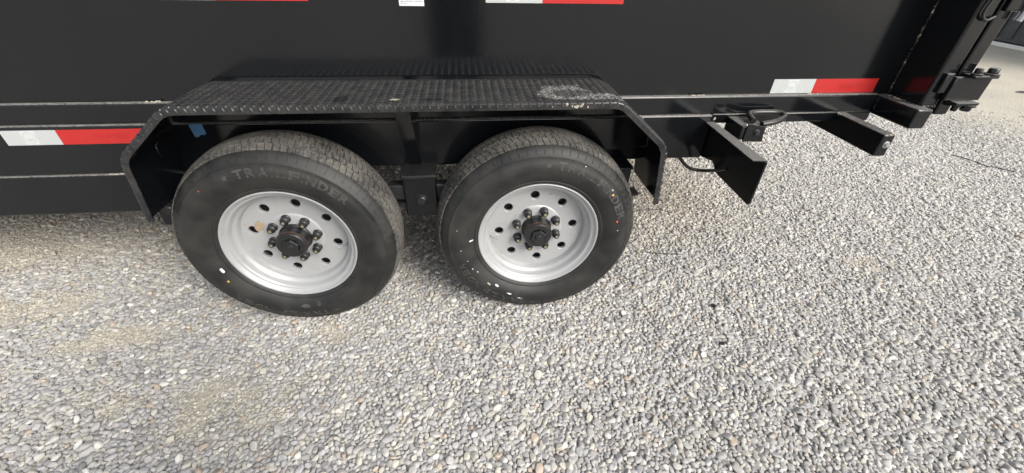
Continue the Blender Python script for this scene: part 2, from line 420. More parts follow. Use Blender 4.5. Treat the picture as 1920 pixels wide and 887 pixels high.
mod = gravel.modifiers.new('scatter', 'NODES'); mod.node_group = ng

# ------------------------------------------------------------------ dump trailer
T = bpy.data.objects.new('dump_trailer', None); COL.objects.link(T)
T.location = (.435, 0, 0)
tag(T, 'black tandem-axle dump trailer standing on the gravel', 'trailer')
TX = .435
class _P: pass
def child(o):   # parts are modelled in world coordinates; keep them there under the trailer's Empty
    o.matrix_parent_inverse = Matrix.Translation((-TX, 0, 0)); return o
def part(o): return child(o)
YW = .255        # side wall face
WX0, WX1 = -3.2, 2.245
part(box('side_wall', WX0, WX1, YW, YW+.045, .790, 1.62, M['paint'], T, .002))
part(box('top_rail', WX0, WX1+.03, YW-.03, YW+.07, 1.62, 1.70, M['paint'], T, .008, 3))
part(box('far_side_wall', WX0, WX1, 2.26, 2.305, .790, 1.62, M['paint'], T, .002))
part(box('bed_floor', WX0, 2.30, YW+.047, 2.258, .745, .79, M['paint_dull'], T, .002))
part(box('front_wall', WX0-.05, WX0, YW, 2.30, .745, 1.62, M['paint'], T, .002))
br = part(box('bed_rail', WX0, 2.198, YW-.018, YW+.044, .737, .803, M['rail'], T, .006, 4))
fr = part(box('frame_rail', WX0, 1.545, YW-.028, YW+.035, .563, .7355, M['rail'], T, .006, 4))
part(box('rear_frame_stub', 1.5452, 2.20, YW-.018, YW+.03, .700, .7365, M['paint'], T, .004, 3))
part(box('lower_beam', WX0, .10, YW-.036, YW+.025, .410, .562, M['rail'], T, .006, 4))
part(box('far_frame_rail', WX0, 1.545, 2.22, 2.29, .563, .7355, M['paint_dull'], T, .004))
for xx in (-1.9, -1.1, -.45, .45, 1.3):
    part(box('cross_member', xx-.03, xx+.03, YW+.036, 2.218, .64, .744, M['paint_dull'], T, .003))

# welds on the rail joints: small lumpy beads
def bead(name, a, b, r, mat, parent, seed, fill=1.0, step=.006):
    bm = bmesh.new(); rr = random.Random(seed); a = Vector(a); b = Vector(b); L = (b-a).length; t = 0
    while t < L:
        if rr.random() < fill:
            m_ = Matrix.Translation(a+(b-a)*(t/L)+Vector((rr.uniform(-1, 1), rr.uniform(-1, 1), rr.uniform(-1, 1)))*r*.25) @ Matrix.Diagonal((*(Vector((rr.uniform(.7, 1.3), rr.uniform(.7, 1.2), rr.uniform(.7, 1.2)))*r), 1))
            bmesh.ops.create_icosphere(bm, subdivisions=1, radius=1, matrix=m_)
        t += step*rr.uniform(.7, 1.3)
    o = from_bm(name, bm, mat, parent, 80); o['kind'] = 'stuff'; return o
part(bead('weld_bead', (-.62, YW-.03, .5615), (-.47, YW-.03, .5615), .004, M['chip'], T, 1, .75))
part(bead('weld_bead', (1.44, YW-.010, .804), (1.50, YW-.010, .804), .0035, M['chip'], T, 2, .8))
part(bead('weld_bead', (1.90, YW-.010, .804), (1.96, YW-.010, .804), .0035, M['chip'], T, 3, .8))
part(bead('weld_bead', (.455, YW-.021, .7365), (.60, YW-.021, .7365), .0035, M['paint'], T, 4, .9))
part(bead('weld_bead', (-.40, YW-.010, .804), (-.36, YW-.010, .804), .0045, M['chip'], T, 5, .9))

# ---- fender
FC = .4525; FY0, FY1 = .229, -.024; LIP = .021; BR = .006
def fillet(pts, r, n=7):
    out = [Vector(pts[0])]
    for a, b, c in zip(pts[:-2], pts[1:-1], pts[2:]):
        a, b, c = Vector(a), Vector(b), Vector(c); u = (a-b).normalized(); w = (c-b).normalized()
        ang = u.angle(w); d = r/math.tan(ang/2)
        p0, p1 = b+u*d, b+w*d; cen = b+(u+w).normalized()*(r/math.sin(ang/2))
        for i in range(n+1):
            t = i/n; q = (p0-cen).lerp(p1-cen, t).normalized()*r+cen; out.append(q)
    out.append(Vector(pts[-1])); return out
prof = fillet([(FC-.832, .518), (FC-.812, .730), (FC-.640, .8725), (FC+.640, .8725), (FC+.812, .728), (FC+.832, .512)], .085)
cum = [0]
for a, b in zip(prof[:-1], prof[1:]): cum.append(cum[-1]+(b-a).length)
LEN = cum[-1]; TW = FY0-FY1-BR
def prof_at(s):
    s = max(0, min(LEN, s)); i = 0
    while i < len(cum)-2 and cum[i+1] < s: i += 1
    t = (s-cum[i])/(cum[i+1]-cum[i]); p = prof[i].lerp(prof[i+1], t)
    def nrm(j):
        d = (prof[min(j+1, len(prof)-1)]-prof[max(j-1, 0)]).normalized(); return Vector((-d.y, d.x))
    nn_ = nrm(i).lerp(nrm(i+1), t).normalized()
    return p, nn_
def fsurf(s, t, h=0.0):
    """s along the profile, t from the inner edge outwards, over the bend and down the lip; h outward offset"""
    p, nv = prof_at(s)
    if t <= TW: y = FY0-t; off = h; yy = 0
    elif t <= TW+BR*PI/2:
        a = (t-TW)/BR; yy = 0; y = FY0-TW-math.sin(a)*(BR+h); off = -BR+math.cos(a)*(BR+h)
    else: y = FY1-h; off = -BR-(t-TW-BR*PI/2)
    q = p+nv*off
    return (q.x, y, q.y)
bm = bmesh.new()
ss = sorted(set([round(c_, 5) for c_ in cum] + [round(LEN*i/60, 5) for i in range(61)]))
ts = [0, TW*.33, TW*.66, TW] + [TW+BR*PI/2*i/4 for i in range(1, 5)] + [TW+BR*PI/2+LIP-BR]
rows = {}
for h in (0.0, -.0035):
    rows[h] = [[bm.verts.new(fsurf(s, t, h)) for t in ts] for s in ss]
for i in range(len(ss)-1):
    for j in range(len(ts)-1):
        a = rows[0.0]; b = rows[-.0035]
        bm.faces.new((a[i][j], a[i+1][j], a[i+1][j+1], a[i][j+1])); bm.faces.new((b[i][j], b[i][j+1], b[i+1][j+1], b[i+1][j]))
    for j in (0, len(ts)-1): bm.faces.new((rows[0.0][i][j], rows[0.0][i+1][j], rows[-.0035][i+1][j], rows[-.0035][i][j]))
for i in (0, len(ss)-1):
    for j in range(len(ts)-1): bm.faces.new((rows[0.0][i][j], rows[0.0][i][j+1], rows[-.0035][i][j+1], rows[-.0035][i][j]))
inner_set = {v for row in rows[-.0035] for v in row}
bmesh.ops.recalc_face_normals(bm, faces=bm.faces)
for f in bm.faces:
    f.material_index = 1 if all(v in inner_set for v in f.verts) else 0
fender = part(from_bm('fender', bm, [M['plate'], M['paint']], T, 40))
fender['label'] = 'diamond plate fender arching over both wheels'
# raised tread bars of the diamond plate
bm = bmesh.new(); pitch = .0240; TT = TW+BR*PI/2+LIP-BR
for i in range(int(LEN/pitch)+1):
    for j in range(int(TT/pitch)+2):
        for kk in (0, 1):
            cs = (i+.5*kk)*pitch; ct = (j+.5*kk)*pitch+.004; an = R(58 if kk else -58)+PI/2*0
            du = Vector((math.cos(an), math.sin(an))); dv = Vector((-du.y, du.x)); Lh, Wh = .0105, .0029
            ring = [(-1, 0), (-.6, .8), (0, 1), (.6, .8), (1, 0), (.6, -.8), (0, -1), (-.6, -.8)]
            lo, hi = [], []
            ok = True
            for a, b in ring:
                q = Vector((cs, ct))+du*a*Lh+dv*b*Wh
                if q.x < 0 or q.x > LEN or q.y < 0 or q.y > TT: ok = False
            if not ok: continue
            for a, b in ring:
                q = Vector((cs, ct))+du*a*Lh+dv*b*Wh; lo.append(bm.verts.new(fsurf(q.x, q.y, .0)))
                q = Vector((cs, ct))+du*a*Lh*.8+dv*b*Wh*.55; hi.append(bm.verts.new(fsurf(q.x, q.y, .0017)))
            for m_ in range(8): bm.faces.new((lo[m_], lo[(m_+1) % 8], hi[(m_+1) % 8], hi[m_]))
            mid = [hi[0], hi[1], hi[2], hi[3], hi[4], hi[5], hi[6], hi[7]]; bm.faces.new(mid)
bmesh.ops.recalc_face_normals(bm, faces=bm.faces)
tb = from_bm('tread_bars', bm, M['plate'], fender, 60); tb['kind'] = 'stuff'
def mark(name, pts, h, mat, parent):
    bm = bmesh.new(); bm.faces.new([bm.verts.new(fsurf(s, t, h)) for s, t in pts]); return from_bm(name, bm, mat, parent)
s_mid = LEN/2
bm = bmesh.new(); rr = random.Random(3)
ctr = (s_mid-.030, TW-.032)
top = [bm.verts.new(fsurf(ctr[0]+math.cos(a_)*.016*rr.uniform(.6, 1.1), ctr[1]+math.sin(a_)*.009*rr.uniform(.6, 1.1), .0024)) for a_ in np.linspace(0, 2*PI, 12, endpoint=False)]
bm.faces.new(top); from_bm('paint_chip', bm, M['chip'], fender)
# scuffed lip where the plate was dragged
for i in range(11):
    s_ = s_mid+.50+rr.gauss(0, .035); t_ = TW+BR*PI/2+rr.uniform(-.008, .006)
    w_ = rr.uniform(.0015, .0055)
    mark('scuff', [(s_-w_, t_), (s_+w_*.5, t_-.001), (s_+w_, t_+rr.uniform(.001, .006)), (s_-w_*.4, t_+rr.uniform(.003, .009))], .0007+i*.00008, M['chip'], fender)

# ---- fender brackets
def gusset(x0t, x1t, x0b, x1b, yt, yb, zt, zb, side):
    o = hexa('fender_bracket', [(x0b, yb-.004, zb), (x1b, yb-.004, zb), (x1b, yb+.001, zb), (x0b, yb+.001, zb),
                                (x0t, yt-.004, zt), (x1t, yt-.004, zt), (x1t, yt+.001, zt), (x0t, yt+.001, zt)], M['paint'], T, .0012, 1)
    part(o)
    xs = x1t if side > 0 else x0t; xb = x1b if side > 0 else x0b
    w = .005*side
    o2 = hexa('web', [(xb-w, yb-.003, zb), (xb, yb-.003, zb), (xb, yb+.0, zb), (xb-w, yb+.0, zb),
                      (xs-w, yt-.003, zt), (xs, yt-.003, zt), (xs, YW-.03, zt), (xs-w, YW-.03, zt)], M['paint'], o, 0)
gusset(.398, .449, .408, .452, .075, .226, .866, .566, 1)
def side_plate(name, x, pts, th=.006):
    bm = bmesh.new(); a = [bm.verts.new((x, y, z)) for y, z in pts]; b = [bm.verts.new((x+th, y, z)) for y, z in pts]
    bm.faces.new(a); bm.faces.new(b[::-1]); n_ = len(pts)
    for i in range(n_): bm.faces.new((a[i], b[i], b[(i+1) % n_], a[(i+1) % n_]))
    bmesh.ops.recalc_face_normals(bm, faces=bm.faces)
    bmesh.ops.bevel(bm, geom=list(bm.edges), offset=.001, segments=1, affect='EDGES')
    return part(from_bm(name, bm, M['paint'], T, 35))
side_plate('fender_bracket', -.362, [(.226, .735), (.215, .735), (.13, .70), (.13, .66), (.226, .62)])
side_plate('fender_bracket', 1.262, [(.226, .735), (.215, .735), (.13, .70), (.13, .66), (.226, .62)])

# ---- suspension
def hanger(x, w=.060, y0=.135, y1=.20, zb=.398):
    o = part(box('spring_hanger', x-w, x+w, y0, y1, zb, .5615, M['paint'], T, .006, 3))
    box('hanger_cap', x-w-.002, x+w+.002, y0-.010, YW-.001, .5617, .5722, M['hub'], o, .003, 2)
    bm = bmesh.new(); lathe_bm(bm, [(0, -.016), (.012, -.016), (.0155, -.012), (.0155, -.004), (.019, -.003), (.019, 0)], 6 if False else 12)
    bl = from_bm('pivot_bolt', bm, M['hub'], o, 40); bl.location = (x+.002, y0, .470); bl.scale = (1.25, 1.1, 1.25)
    return o
hanger(.447); hanger(-.42, .045); hanger(1.195, .042, .15, .20, .44)
def leaf(x0, x1):
    bm = bmesh.new()
    for i in range(4):
        f = 1-.18*i; pts = []
        xc = (x0+x1)/2; hl = (x1-x0)/2*f
        n_ = 12
        for side in (0, 1):
            row = []
        A_, B_ = [], []
        for j in range(n_+1):
            x = xc+hl*(2*j/n_-1); u = (x-xc)/((x1-x0)/2)
            z = .455-.032*(1-u*u)-.009*i
            A_.append(x); B_.append(z)
        for yy in (.14, .195): pass
        vs = [[bm.verts.new((A_[j], yy, B_[j]+dz)) for (yy, dz) in ((.14, -.004), (.195, -.004), (.195, .004), (.14, .004))] for j in range(n_+1)]
        for j in range(n_):
            for c_ in range(4): bm.faces.new((vs[j][c_], vs[j][(c_+1) % 4], vs[j+1][(c_+1) % 4], vs[j+1][c_]))
        bm.faces.new(vs[0]); bm.faces.new(vs[-1][::-1])
    bmesh.ops.recalc_face_normals(bm, faces=bm.faces)
    return part(from_bm('leaf_spring', bm, M['hub'], T, 40))
leaf(-.40, .42); leaf(.47, 1.28)
part(box('equalizer', .33, .57, .145, .19, .462, .525, M['hub'], T, .008, 3))
for wx, wz in WH:
    part(tube('axle', [(wx, .11, wz), (wx, 2.42, wz)], .038, M['hub'], T, 16))

# ---- wheels
def text_mesh(body, size=1.0):
    cu = bpy.data.curves.new('t', 'FONT'); cu.body = body; cu.size = size; cu.resolution_u = 2; cu.offset = .035; cu.align_x = 'LEFT'
    o = bpy.data.objects.new('t', cu); COL.objects.link(o)
    dg = bpy.context.evaluated_depsgraph_get(); m_ = bpy.data.meshes.new_from_object(o.evaluated_get(dg))
    bpy.data.objects.remove(o); bpy.data.curves.remove(cu); return m_
SIDE = [(.2165, .012), (.222, .002), (.230, -.004), (.2345, -.0055), (.238, -.0045), (.250, -.0125), (.268, -.0205), (.288, -.0245), (.305, -.0245), (.322, -.0205), (.336, -.0145), (.339, -.0150), (.3415, -.0115), (.352, -.005), (.362, .003), (.3685, .010), (.372, .0155)]
SIDE = [(r if r < .2215 else .2215+(r-.2215)*.888, y) for r, y in SIDE]
def side_y(r):
    for (r0, y0), (r1, y1) in zip(SIDE[:-1], SIDE[1:]):
        if r0 <= r <= r1: return y0+(y1-y0)*(r-r0)/(r1-r0)
    return SIDE[-1][1]
TR = .3720          # tread radius
TC = .0925          # tyre centre plane
def crown(y):       # groove-base surface
    u = (y-TC)/.078; return TR-.0105*u*u-.004*u**4
def build_tyre():
    bm = bmesh.new()
    inner = [(r, 2*TC-y) for r, y in SIDE[::-1]]
    tread = [(crown(y)-.0075, y) for y in np.linspace(.0215, .1635, 13)]
    prof_ = SIDE+tread+inner
    lathe_bm(bm, prof_, 120)
    for f in bm.faces:
        c_ = f.calc_center_median(); r_ = math.hypot(c_.x, c_.z)
        if r_ > .3535: f.material_index = 1
    # tread blocks: five ribs, irregular zigzag edges and sipes
    ribs = [(.0165, .0430), (.0475, .0705), (.0750, .1100), (.1145, .1375), (.1420, .1685)]
    NB = 104
    rr = random.Random(11)
    for ri, (ya, yb) in enumerate(ribs):
        ph = (.0, .5, .25, .75, .0)[ri]
        for b in range(NB):
            gap = .055; t0 = 2*PI*(b+ph+gap)/NB; t1 = 2*PI*(b+1+ph-gap)/NB; zz = .0
            sk = .22*2*PI/NB
            vs = []
            for lvl in (0, 1):
                row = []
                for (y, t) in ((ya, t0), (yb, t0+sk), (yb, t1+sk), (ya, t1)):
                    y_ = y+zz*(0 if y in (.0165, .1685) else 1)
                    rad_ = crown(y_)-(.009 if lvl == 0 else 0); 
                    row.append(bm.verts.new((rad_*math.cos(t), y_, rad_*math.sin(t))))
                vs.append(row)
            fs = [bm.faces.new(vs[1])]
            for c_ in range(4): fs.append(bm.faces.new((vs[0][c_], vs[0][(c_+1) % 4], vs[1][(c_+1) % 4], vs[1][c_])))
            for f in fs: f.material_index = 1
    # shoulder ticks moulded into the outer sidewall
    for b in range(76):
        t0 = 2*PI*b/76; w_ = .0042
        vs = []
        for r_, h in ((.3365, .0005), (.3545, .0005)):
            for dt in (-w_, w_):
                vs.append(bm.verts.new((r_*math.cos(t0+dt), side_y(r_)-.0022, r_*math.sin(t0+dt))))
        lo = []
        for r_ in (.3345, .3562):
            for dt in (-w_*1.7, w_*1.7): lo.append(bm.verts.new((r_*math.cos(t0+dt), side_y(min(r_, .3548))+.001, r_*math.sin(t0+dt))))
        q = [vs[0], vs[1], vs[3], vs[2]]; l_ = [lo[0], lo[1], lo[3], lo[2]]
        bm.faces.new(q)
        for c_ in range(4): bm.faces.new((l_[c_], l_[(c_+1) % 4], q[(c_+1) % 4], q[c_]))
    bmesh.ops.recalc_face_normals(bm, faces=bm.faces)
    return bm
def flatten(me, rot):
    # contact patch: everything lower than the gravel bed is pressed flat (rot = wheel's turn about its axle)
    for v in me.vertices:
        if v.co.z < -.355:
            v.co.z = -.355-.15*(-.355-v.co.z)
def rim_bm():
    bm = bmesh.new()
    # barrel and flange (open lathe), outer flange at y = 0
    lathe_bm(bm, [(.2165, .0130), (.2195, .0080), (.2215, .0035), (.2208, .0005), (.2185, -.0005), (.2150, .0010), (.2115, .0060), (.2085, .0110), (.2050, .0135), (.2005, .0145), (.1975, .0175), (.1950, .0240), (.1930, .0330), (.1890, .0390), (.1840, .0430), (.1810, .0480), (.1795, .0560), (.1782, .0640), (.1775, .0800), (.1850, .0830), (.2080, .0900), (.2120, .1800), (.2215, .1850)], 96)
    return bm
DY = .0690
def disc_mesh(a0):
    """flat pressed wheel disc with eight round hand holes"""
    bm = bmesh.new(); rh = .0165; rc = .1405
    def loop(cx, cz, r, n, y): return [bm.verts.new((cx+r*math.cos(2*PI*j/n), y, cz+r*math.sin(2*PI*j/n))) for j in range(n)]
    def ring(vs): return [bm.edges.new((vs[j], vs[(j+1) % len(vs)])) for j in range(len(vs))]
    y0 = DY-.0006; es = []; o_ = loop(0, 0, .1775, 96, y0); i_ = loop(0, 0, .098, 64, y0); es += ring(o_)+ring(i_); hs_ = []
    for s_ in range(8):
        a = a0+2*PI*s_/8; h = loop(rc*math.cos(a), rc*math.sin(a), rh*1.1, 24, y0); es += ring(h); hs_.append((a, h))
    bmesh.ops.triangle_fill(bm, use_beauty=True, use_dissolve=False, edges=es, normal=(0, -1, 0))
    for f in list(bm.faces):
        c_ = f.calc_center_median()
        if any(math.hypot(c_.x-rc*math.cos(a), c_.z-rc*math.sin(a)) < rh*.9 for a, h in hs_) or math.hypot(c_.x, c_.z) < .095: bm.faces.remove(f)
    for a, h in hs_:
        b1 = loop(rc*math.cos(a), rc*math.sin(a), rh, 24, DY+.0004); b2 = loop(rc*math.cos(a), rc*math.sin(a), rh, 24, DY+.011)
        for A_, B_ in ((h, b1), (b1, b2)):
            for j in range(24): bm.faces.new((A_[j], A_[(j+1) % 24], B_[(j+1) % 24], B_[j]))
    for A_, prof_, n_ in ((i_, ((.094, DY-.003), (.090, DY-.0045), (.030, DY-.0045)), 64), (o_, ((.1786, DY-.0028), (.1800, DY-.006)), 96)):
        for r_, y_ in prof_:
            B_ = loop(0, 0, r_, n_, y_)
            for j in range(n_): bm.faces.new((A_[j], A_[(j+1) % n_], B_[(j+1) % n_], B_[j]))
            A_ = B_
    bmesh.ops.recalc_face_normals(bm, faces=bm.faces)
    return bm
def lug_bm():
    bm = bmesh.new()
    lathe_bm(bm, [(.0165, 0), (.0165, -.004), (.0145, -.006), (.0145, -.020), (.0125, -.0225), (.0095, -.0235), (.0095, -.031), (.0052, -.0325), (.0, -.0325)], 14)
    for f in bm.faces:
        c_ = f.calc_center_median()
        if c_.y < -.0315 and math.hypot(c_.x, c_.z) < .005: f.material_index = 1
    bmesh.ops.recalc_face_normals(bm, faces=bm.faces)
    return bm
def hub_bm():
    bm = bmesh.new()
    lathe_bm(bm, [(.056, .066), (.056, .060), (.0520, .056), (.0515, .030), (.0530, .024), (.0530, .021)], 40, 0)
    lathe_bm(bm, [(.0530, .021), (.0518, .0185)], 40, 1)
    lathe_bm(bm, [(.0518, .0185), (.0500, .0125), (.0470, .0095), (.0300, .0085)], 40, 0)
    lathe_bm(bm, [(.0300, .0085), (.0285, .0015), (.0270, .0005), (.0150, .0005), (.0140, -.0030), (.0120, -.0040), (0, -.0040)], 6, 0, .3)
    bmesh.ops.recalc_face_normals(bm, faces=bm.faces); return bm
# tyre lettering bent round the sidewall
GL = {ch: text_mesh(ch) for ch in set('TRAILFINDER')}
def glyph_w(m_): xs = [v.co.x for v in m_.vertices]; return min(xs), max(xs)
def letters_bm(base):
    bm = bmesh.new()
    def put(m_, cx_ang, rbase, hgt, wid):
        x0, x1 = glyph_w(m_); h0 = .73
        vs = []
        for v in m_.vertices:
            u = (v.co.x-(x0+x1)/2)*wid/max(.3, (x1-x0)) if (x1-x0) > .2 else (v.co.x-(x0+x1)/2)*.03
            r_ = rbase+hgt*v.co.y/h0; a = cx_ang-u/(rbase+hgt/2)
            vs.append((r_, a))
        up_ = [bm.verts.new((r_*math.cos(a), side_y(r_)-.0013, r_*math.sin(a))) for r_, a in vs]
        dn_ = [bm.verts.new((r_*math.cos(a), side_y(r_)+.001, r_*math.sin(a))) for r_, a in vs]
        from collections import Counter
        ec = Counter()
        for p_ in m_.polygons:
            bm.faces.new([up_[i] for i in p_.vertices])
            for e_ in p_.edge_keys: ec[tuple(sorted(e_))] += 1
        for (i, j), c_ in ec.items():
            if c_ == 1: bm.faces.new((up_[i], up_[j], dn_[j], dn_[i]))
    if True:
        ang = R(104.5)+base
        for ch in 'TRAILFINDER':
            w = .0085 if ch == 'I' else .0300
            ang -= (w/2+.0030)/.302; put(GL[ch], ang, .2885, .027, w); ang -= (w/2+.0030)/.302
        for ang in (R(109.5)+base,):
            pts = []
            for q in range(10):
                rr_ = .013 if q % 2 == 0 else .0055; t_ = PI/2+q*PI/5
                pts.append((0.3020+rr_*math.sin(t_), ang-rr_*math.cos(t_)/.304))
            up_ = [bm.verts.new((r_*math.cos(a), side_y(r_)-.0013, r_*math.sin(a))) for r_, a in pts]
            cv = bm.verts.new((0.3020*math.cos(ang), side_y(0.3020)-.0013, 0.3020*math.sin(ang)))
            for q in range(10): bm.faces.new((cv, up_[q], up_[(q+1) % 10]))
    bmesh.ops.recalc_face_normals(bm, faces=bm.faces)
    return bm
tyre_src = None
def wheel(ix, wx, wz, hole0, text_turn, valve_ang, extras):
    global tyre_src
    a0 = R(hole0)
    bm = rim_bm()
    w = from_bm('wheel', bm, M['silver'], T, 25); w.location = (wx-TX, 0, wz)
    d = from_bm('disc', disc_mesh(a0), M['silver'], w, 30)
    bmt = build_tyre(); ty = from_bm('tyre', bmt, [M['rubber'], M['tread']], w, 38); flatten(ty.data, 0)
    for base in (0.0, PI):
        lt = from_bm('sidewall_lettering', letters_bm(base), M['letter'], w, 40); lt.rotation_euler = (0, R(text_turn), 0); lt['kind'] = 'stuff'
    box('wheel_well_back', -.07, .07, .085, .10, -.07, .07, M['hub'], w, .01)
    from_bm('hub', hub_bm(), [M['hub'], M['rust']], w, 35)
    lm = None
    for i in range(8):
        a = a0+R(22.5)+2*PI*i/8
        if lm is None: lo = from_bm('lug_nut', lug_bm(), [M['hub'], M['brass']], w, 35); lm = lo.data
        else: lo = link('lug_nut', lm, None, w)
        lo.location = (.0795*math.cos(a), DY-.0045, .0795*math.sin(a))
    # brake drum behind the hand holes
    bm = bmesh.new(); lathe_bm(bm, [(.0, .095), (.160, .095), (.165, .10), (.165, .17), (.0, .172)], 48); bmesh.ops.recalc_face_normals(bm, faces=bm.faces)
    from_bm('brake_drum', bm, M['hub'], w, 35)
    va = R(valve_ang); c_, s_ = math.cos(va), math.sin(va)
    vb = [(.176*c_, .060, .176*s_), (.170*c_, .048, .170*s_), (.158*c_, .036, .158*s_), (.150*c_, .030, .150*s_)]
    tube('valve_stem', vb, [.0038, .0030, .0026, .0022], M['steel'], w, 8)
    def patch(name, ang, rad, wa, wr, mat, off=.0004, seed=0, n_=12):
        rr = random.Random(seed); bm = bmesh.new(); vs = []
        for j in range(n_):
            t = 2*PI*j/n_; q = rr.uniform(.6, 1.1) if seed else 1
            if name == 'label_sticker': q = min(1/max(abs(math.cos(t)), 1e-6), 1/max(abs(math.sin(t)), 1e-6))*.9
            r_ = rad+wr*math.sin(t)*q; a_ = R(ang)+wa*math.cos(t)*q/rad
            yy = (side_y(r_) if rad > .2215 else DY-.0006)-off-.0010
            vs.append(bm.verts.new((r_*math.cos(a_), yy, r_*math.sin(a_))))
        cv = bm.verts.new((rad*math.cos(R(ang)), (side_y(rad) if rad > .2215 else DY-.0006)-off-.0012, rad*math.sin(R(ang))))
        for j in range(n_): bm.faces.new((cv, vs[j], vs[(j+1) % n_]))
        bmesh.ops.recalc_face_normals(bm, faces=bm.faces)
        from_bm(name, bm, mat, w)
    for e in extras: patch(*e[:2], *e[2:5], M[e[5]], .0004, e[6])
    return w
wheel(0, 0.0, .375, 76.3, 0, -12, [
    ('mud_splash', 156, .120, .026, .016, 'mud', 5), ('mud_spot', 160, .165, .003, .003, 'mud', 2), ('mud_spot', 157, .157, .002, .002, 'mud', 4), ('mud_spot', -24, .150, .003, .002, 'mud', 6),
    ('label_sticker', 197, .252, .011, .0045, 'paper', 0), ('paint_dot', 207, .264, .004, .003, 'yellow', 0), ('scuff', 268, .262, .020, .009, 'letter', 8), ('scuff', 279, .258, .010, .012, 'letter', 9), ('paint_dot', 128, .308, .004, .002, 'reddot', 3)])
wheel(1, .869, .371, 49.0, 22, 188, [
    ('mud_streak', 72, .150, .008, .003, 'mud', 3), ('label_sticker', 178, .246, .0035, .008, 'paper', 0), ('paint_dot', 37, .304, .004, .004, 'yellow', 0), ('paint_dot', 15, .285, .005, .003, 'reddot', 0),
    ('scuff', 226, .268, .010, .004, 'chip', 12), ('scuff', 233, .258, .012, .004, 'paper', 13), ('scuff', 247, .272, .012, .003, 'paper', 14), ('scuff', 257, .283, .012, .002, 'paper', 15),
    ('scuff', 205, .27, .003, .003, 'paper', 16), ('scuff', 196, .272, .002, .002, 'paper', 17), ('scuff', 210, .262, .004, .002, 'paper', 18), ('scuff', 7, .285, .002, .003, 'paper', 19), ('scuff', 40, .312, .004, .003, 'chip', 20), ('scuff', 65, .320, .002, .002, 'paper', 21), ('scuff', 168, .300, .002, .002, 'paper', 22), ('scuff', 185, .285, .002, .002, 'paper', 23)])
# far-side wheels, plain
for wx, wz in ((0.0, .375), (.869, .371)):
    bm = bmesh.new(); lathe_bm(bm, [(.05, 2.50), (.17, 2.48), (.21, 2.52), (.25, 2.54), (.33, 2.535), (.375, 2.50), (.383, 2.42), (.375, 2.34), (.33, 2.31), (.2, 2.32), (.05, 2.33)], 48)
    bmesh.ops.recalc_face_normals(bm, faces=bm.faces)
    o = from_bm('far_wheel', bm, M['rubber'], T, 40); o.location = (wx-TX, 0, wz)

# ---- reflective tape
def tape_strip(x0, xm, x1, z0, z1, y, logo=True):
    w = part(box('reflective_tape', x0, xm, y-.0008, y+.002, z0, z1, M['tape_white'], T, 0))
    r_ = box('red_segment', xm+.0003, x1, y-.0008, y+.002, z0, z1, M['tape_red'], w, 0)
    r_.matrix_parent_inverse = Matrix.Identity(4)
    if logo:
        cx = x0+(xm-x0)*.47; cz = (z0+z1)/2
        box('logo_panel', cx-.021, cx+.021, y-.0012, y, z0+.002, z1-.002, M['tape_logo'], w, 0)
        bm = bmesh.new()
        for ra, rb in ((.0185, .0160), (.0125, 0.0)):
            A_ = [bm.verts.new((cx+ra*math.cos(2*PI*j/28), y-.0016, cz+ra*1.02*math.sin(2*PI*j/28)+(0 if rb else .003))) for j in range(28)]
            if rb:
                B_ = [bm.verts.new((cx+rb*math.cos(2*PI*j/28), y-.0016, cz+rb*1.02*math.sin(2*PI*j/28))) for j in range(28)]
                for j in range(28): bm.faces.new((A_[j], A_[(j+1) % 28], B_[(j+1) % 28], B_[j]))
            else:
                bm.faces.new([a for j, a in enumerate(A_) if 16 <= j <= 26])
        from_bm('logo_ring', bm, M['tape_logo_grey'], w)
        # blurred stamped lettering on the red film
        bm = bmesh.new(); rr = random.Random(int(x0*100)); xx = xm+(x1-xm)*.42; xe = xm+(x1-xm)*.80
        while xx < xe:
            wd = rr.uniform(.003, .006); sl = rr.choice((-.006, 0, 0, .006)); zz0, zz1 = cz-.010, cz+.010
            if rr.random() < .4: zz0 += .009
            bm.faces.new([bm.verts.new(q) for q in ((xx-sl/2, y-.0013, zz0), (xx+wd-sl/2, y-.0013, zz0), (xx+wd+sl/2, y-.0013, zz1), (xx+sl/2, y-.0013, zz1))])
            xx += wd+rr.uniform(.003, .006)
        from_bm('stamped_print', bm, M['tape_red_print'], w)
    return w
tape_strip(-.250, -.086, .174, 1.0935, 1.1445, YW)
tape_strip(.701, .878, 1.139, 1.0935, 1.1445, YW)
tape_strip(1.757, 1.923, 2.178, .8055, .8565, YW)
tape_strip(-.868, -.704, -.440, .6735, .7235, YW-.028)
# warning label, its lower edge in view
lb = part(box('warning_label', .438, .513, YW-.0008, YW+.002, 1.083, 1.160, M['paper'], T, 0))
bm = bmesh.new(); rr = random.Random(9)
for row in range(9):
    xx = .443; z_ = 1.090+.0052*row; xe = .462 if row == 0 else .508
    while xx < xe:
        wd = rr.uniform(.004, .010); h = .0011
        bm.faces.new([bm.verts.new(q) for q in ((xx, YW-.0013, z_-h), (min(xe, xx+wd), YW-.0013, z_-h), (min(xe, xx+wd), YW-.0013, z_+h), (xx, YW-.0013, z_+h))]); xx += wd+.002
from_bm('printed_lines', bm, M['ink'], lb)
# blue masking tape on the frame
bm = bmesh.new(); yb = YW-.0288
vs = [(-.294, .735), (-.252, .735), (-.249, .702), (-.258, .697), (-.268, .699), (-.276, .692), (-.289, .690)]
f_ = bm.faces.new([bm.verts.new((x, yb, z)) for x, z in vs]); bmesh.ops.recalc_face_normals(bm, faces=bm.faces)
bmesh.ops.solidify(bm, geom=list(bm.faces), thickness=.0006)
part(from_bm('masking_tape', bm, M['blue'], T))

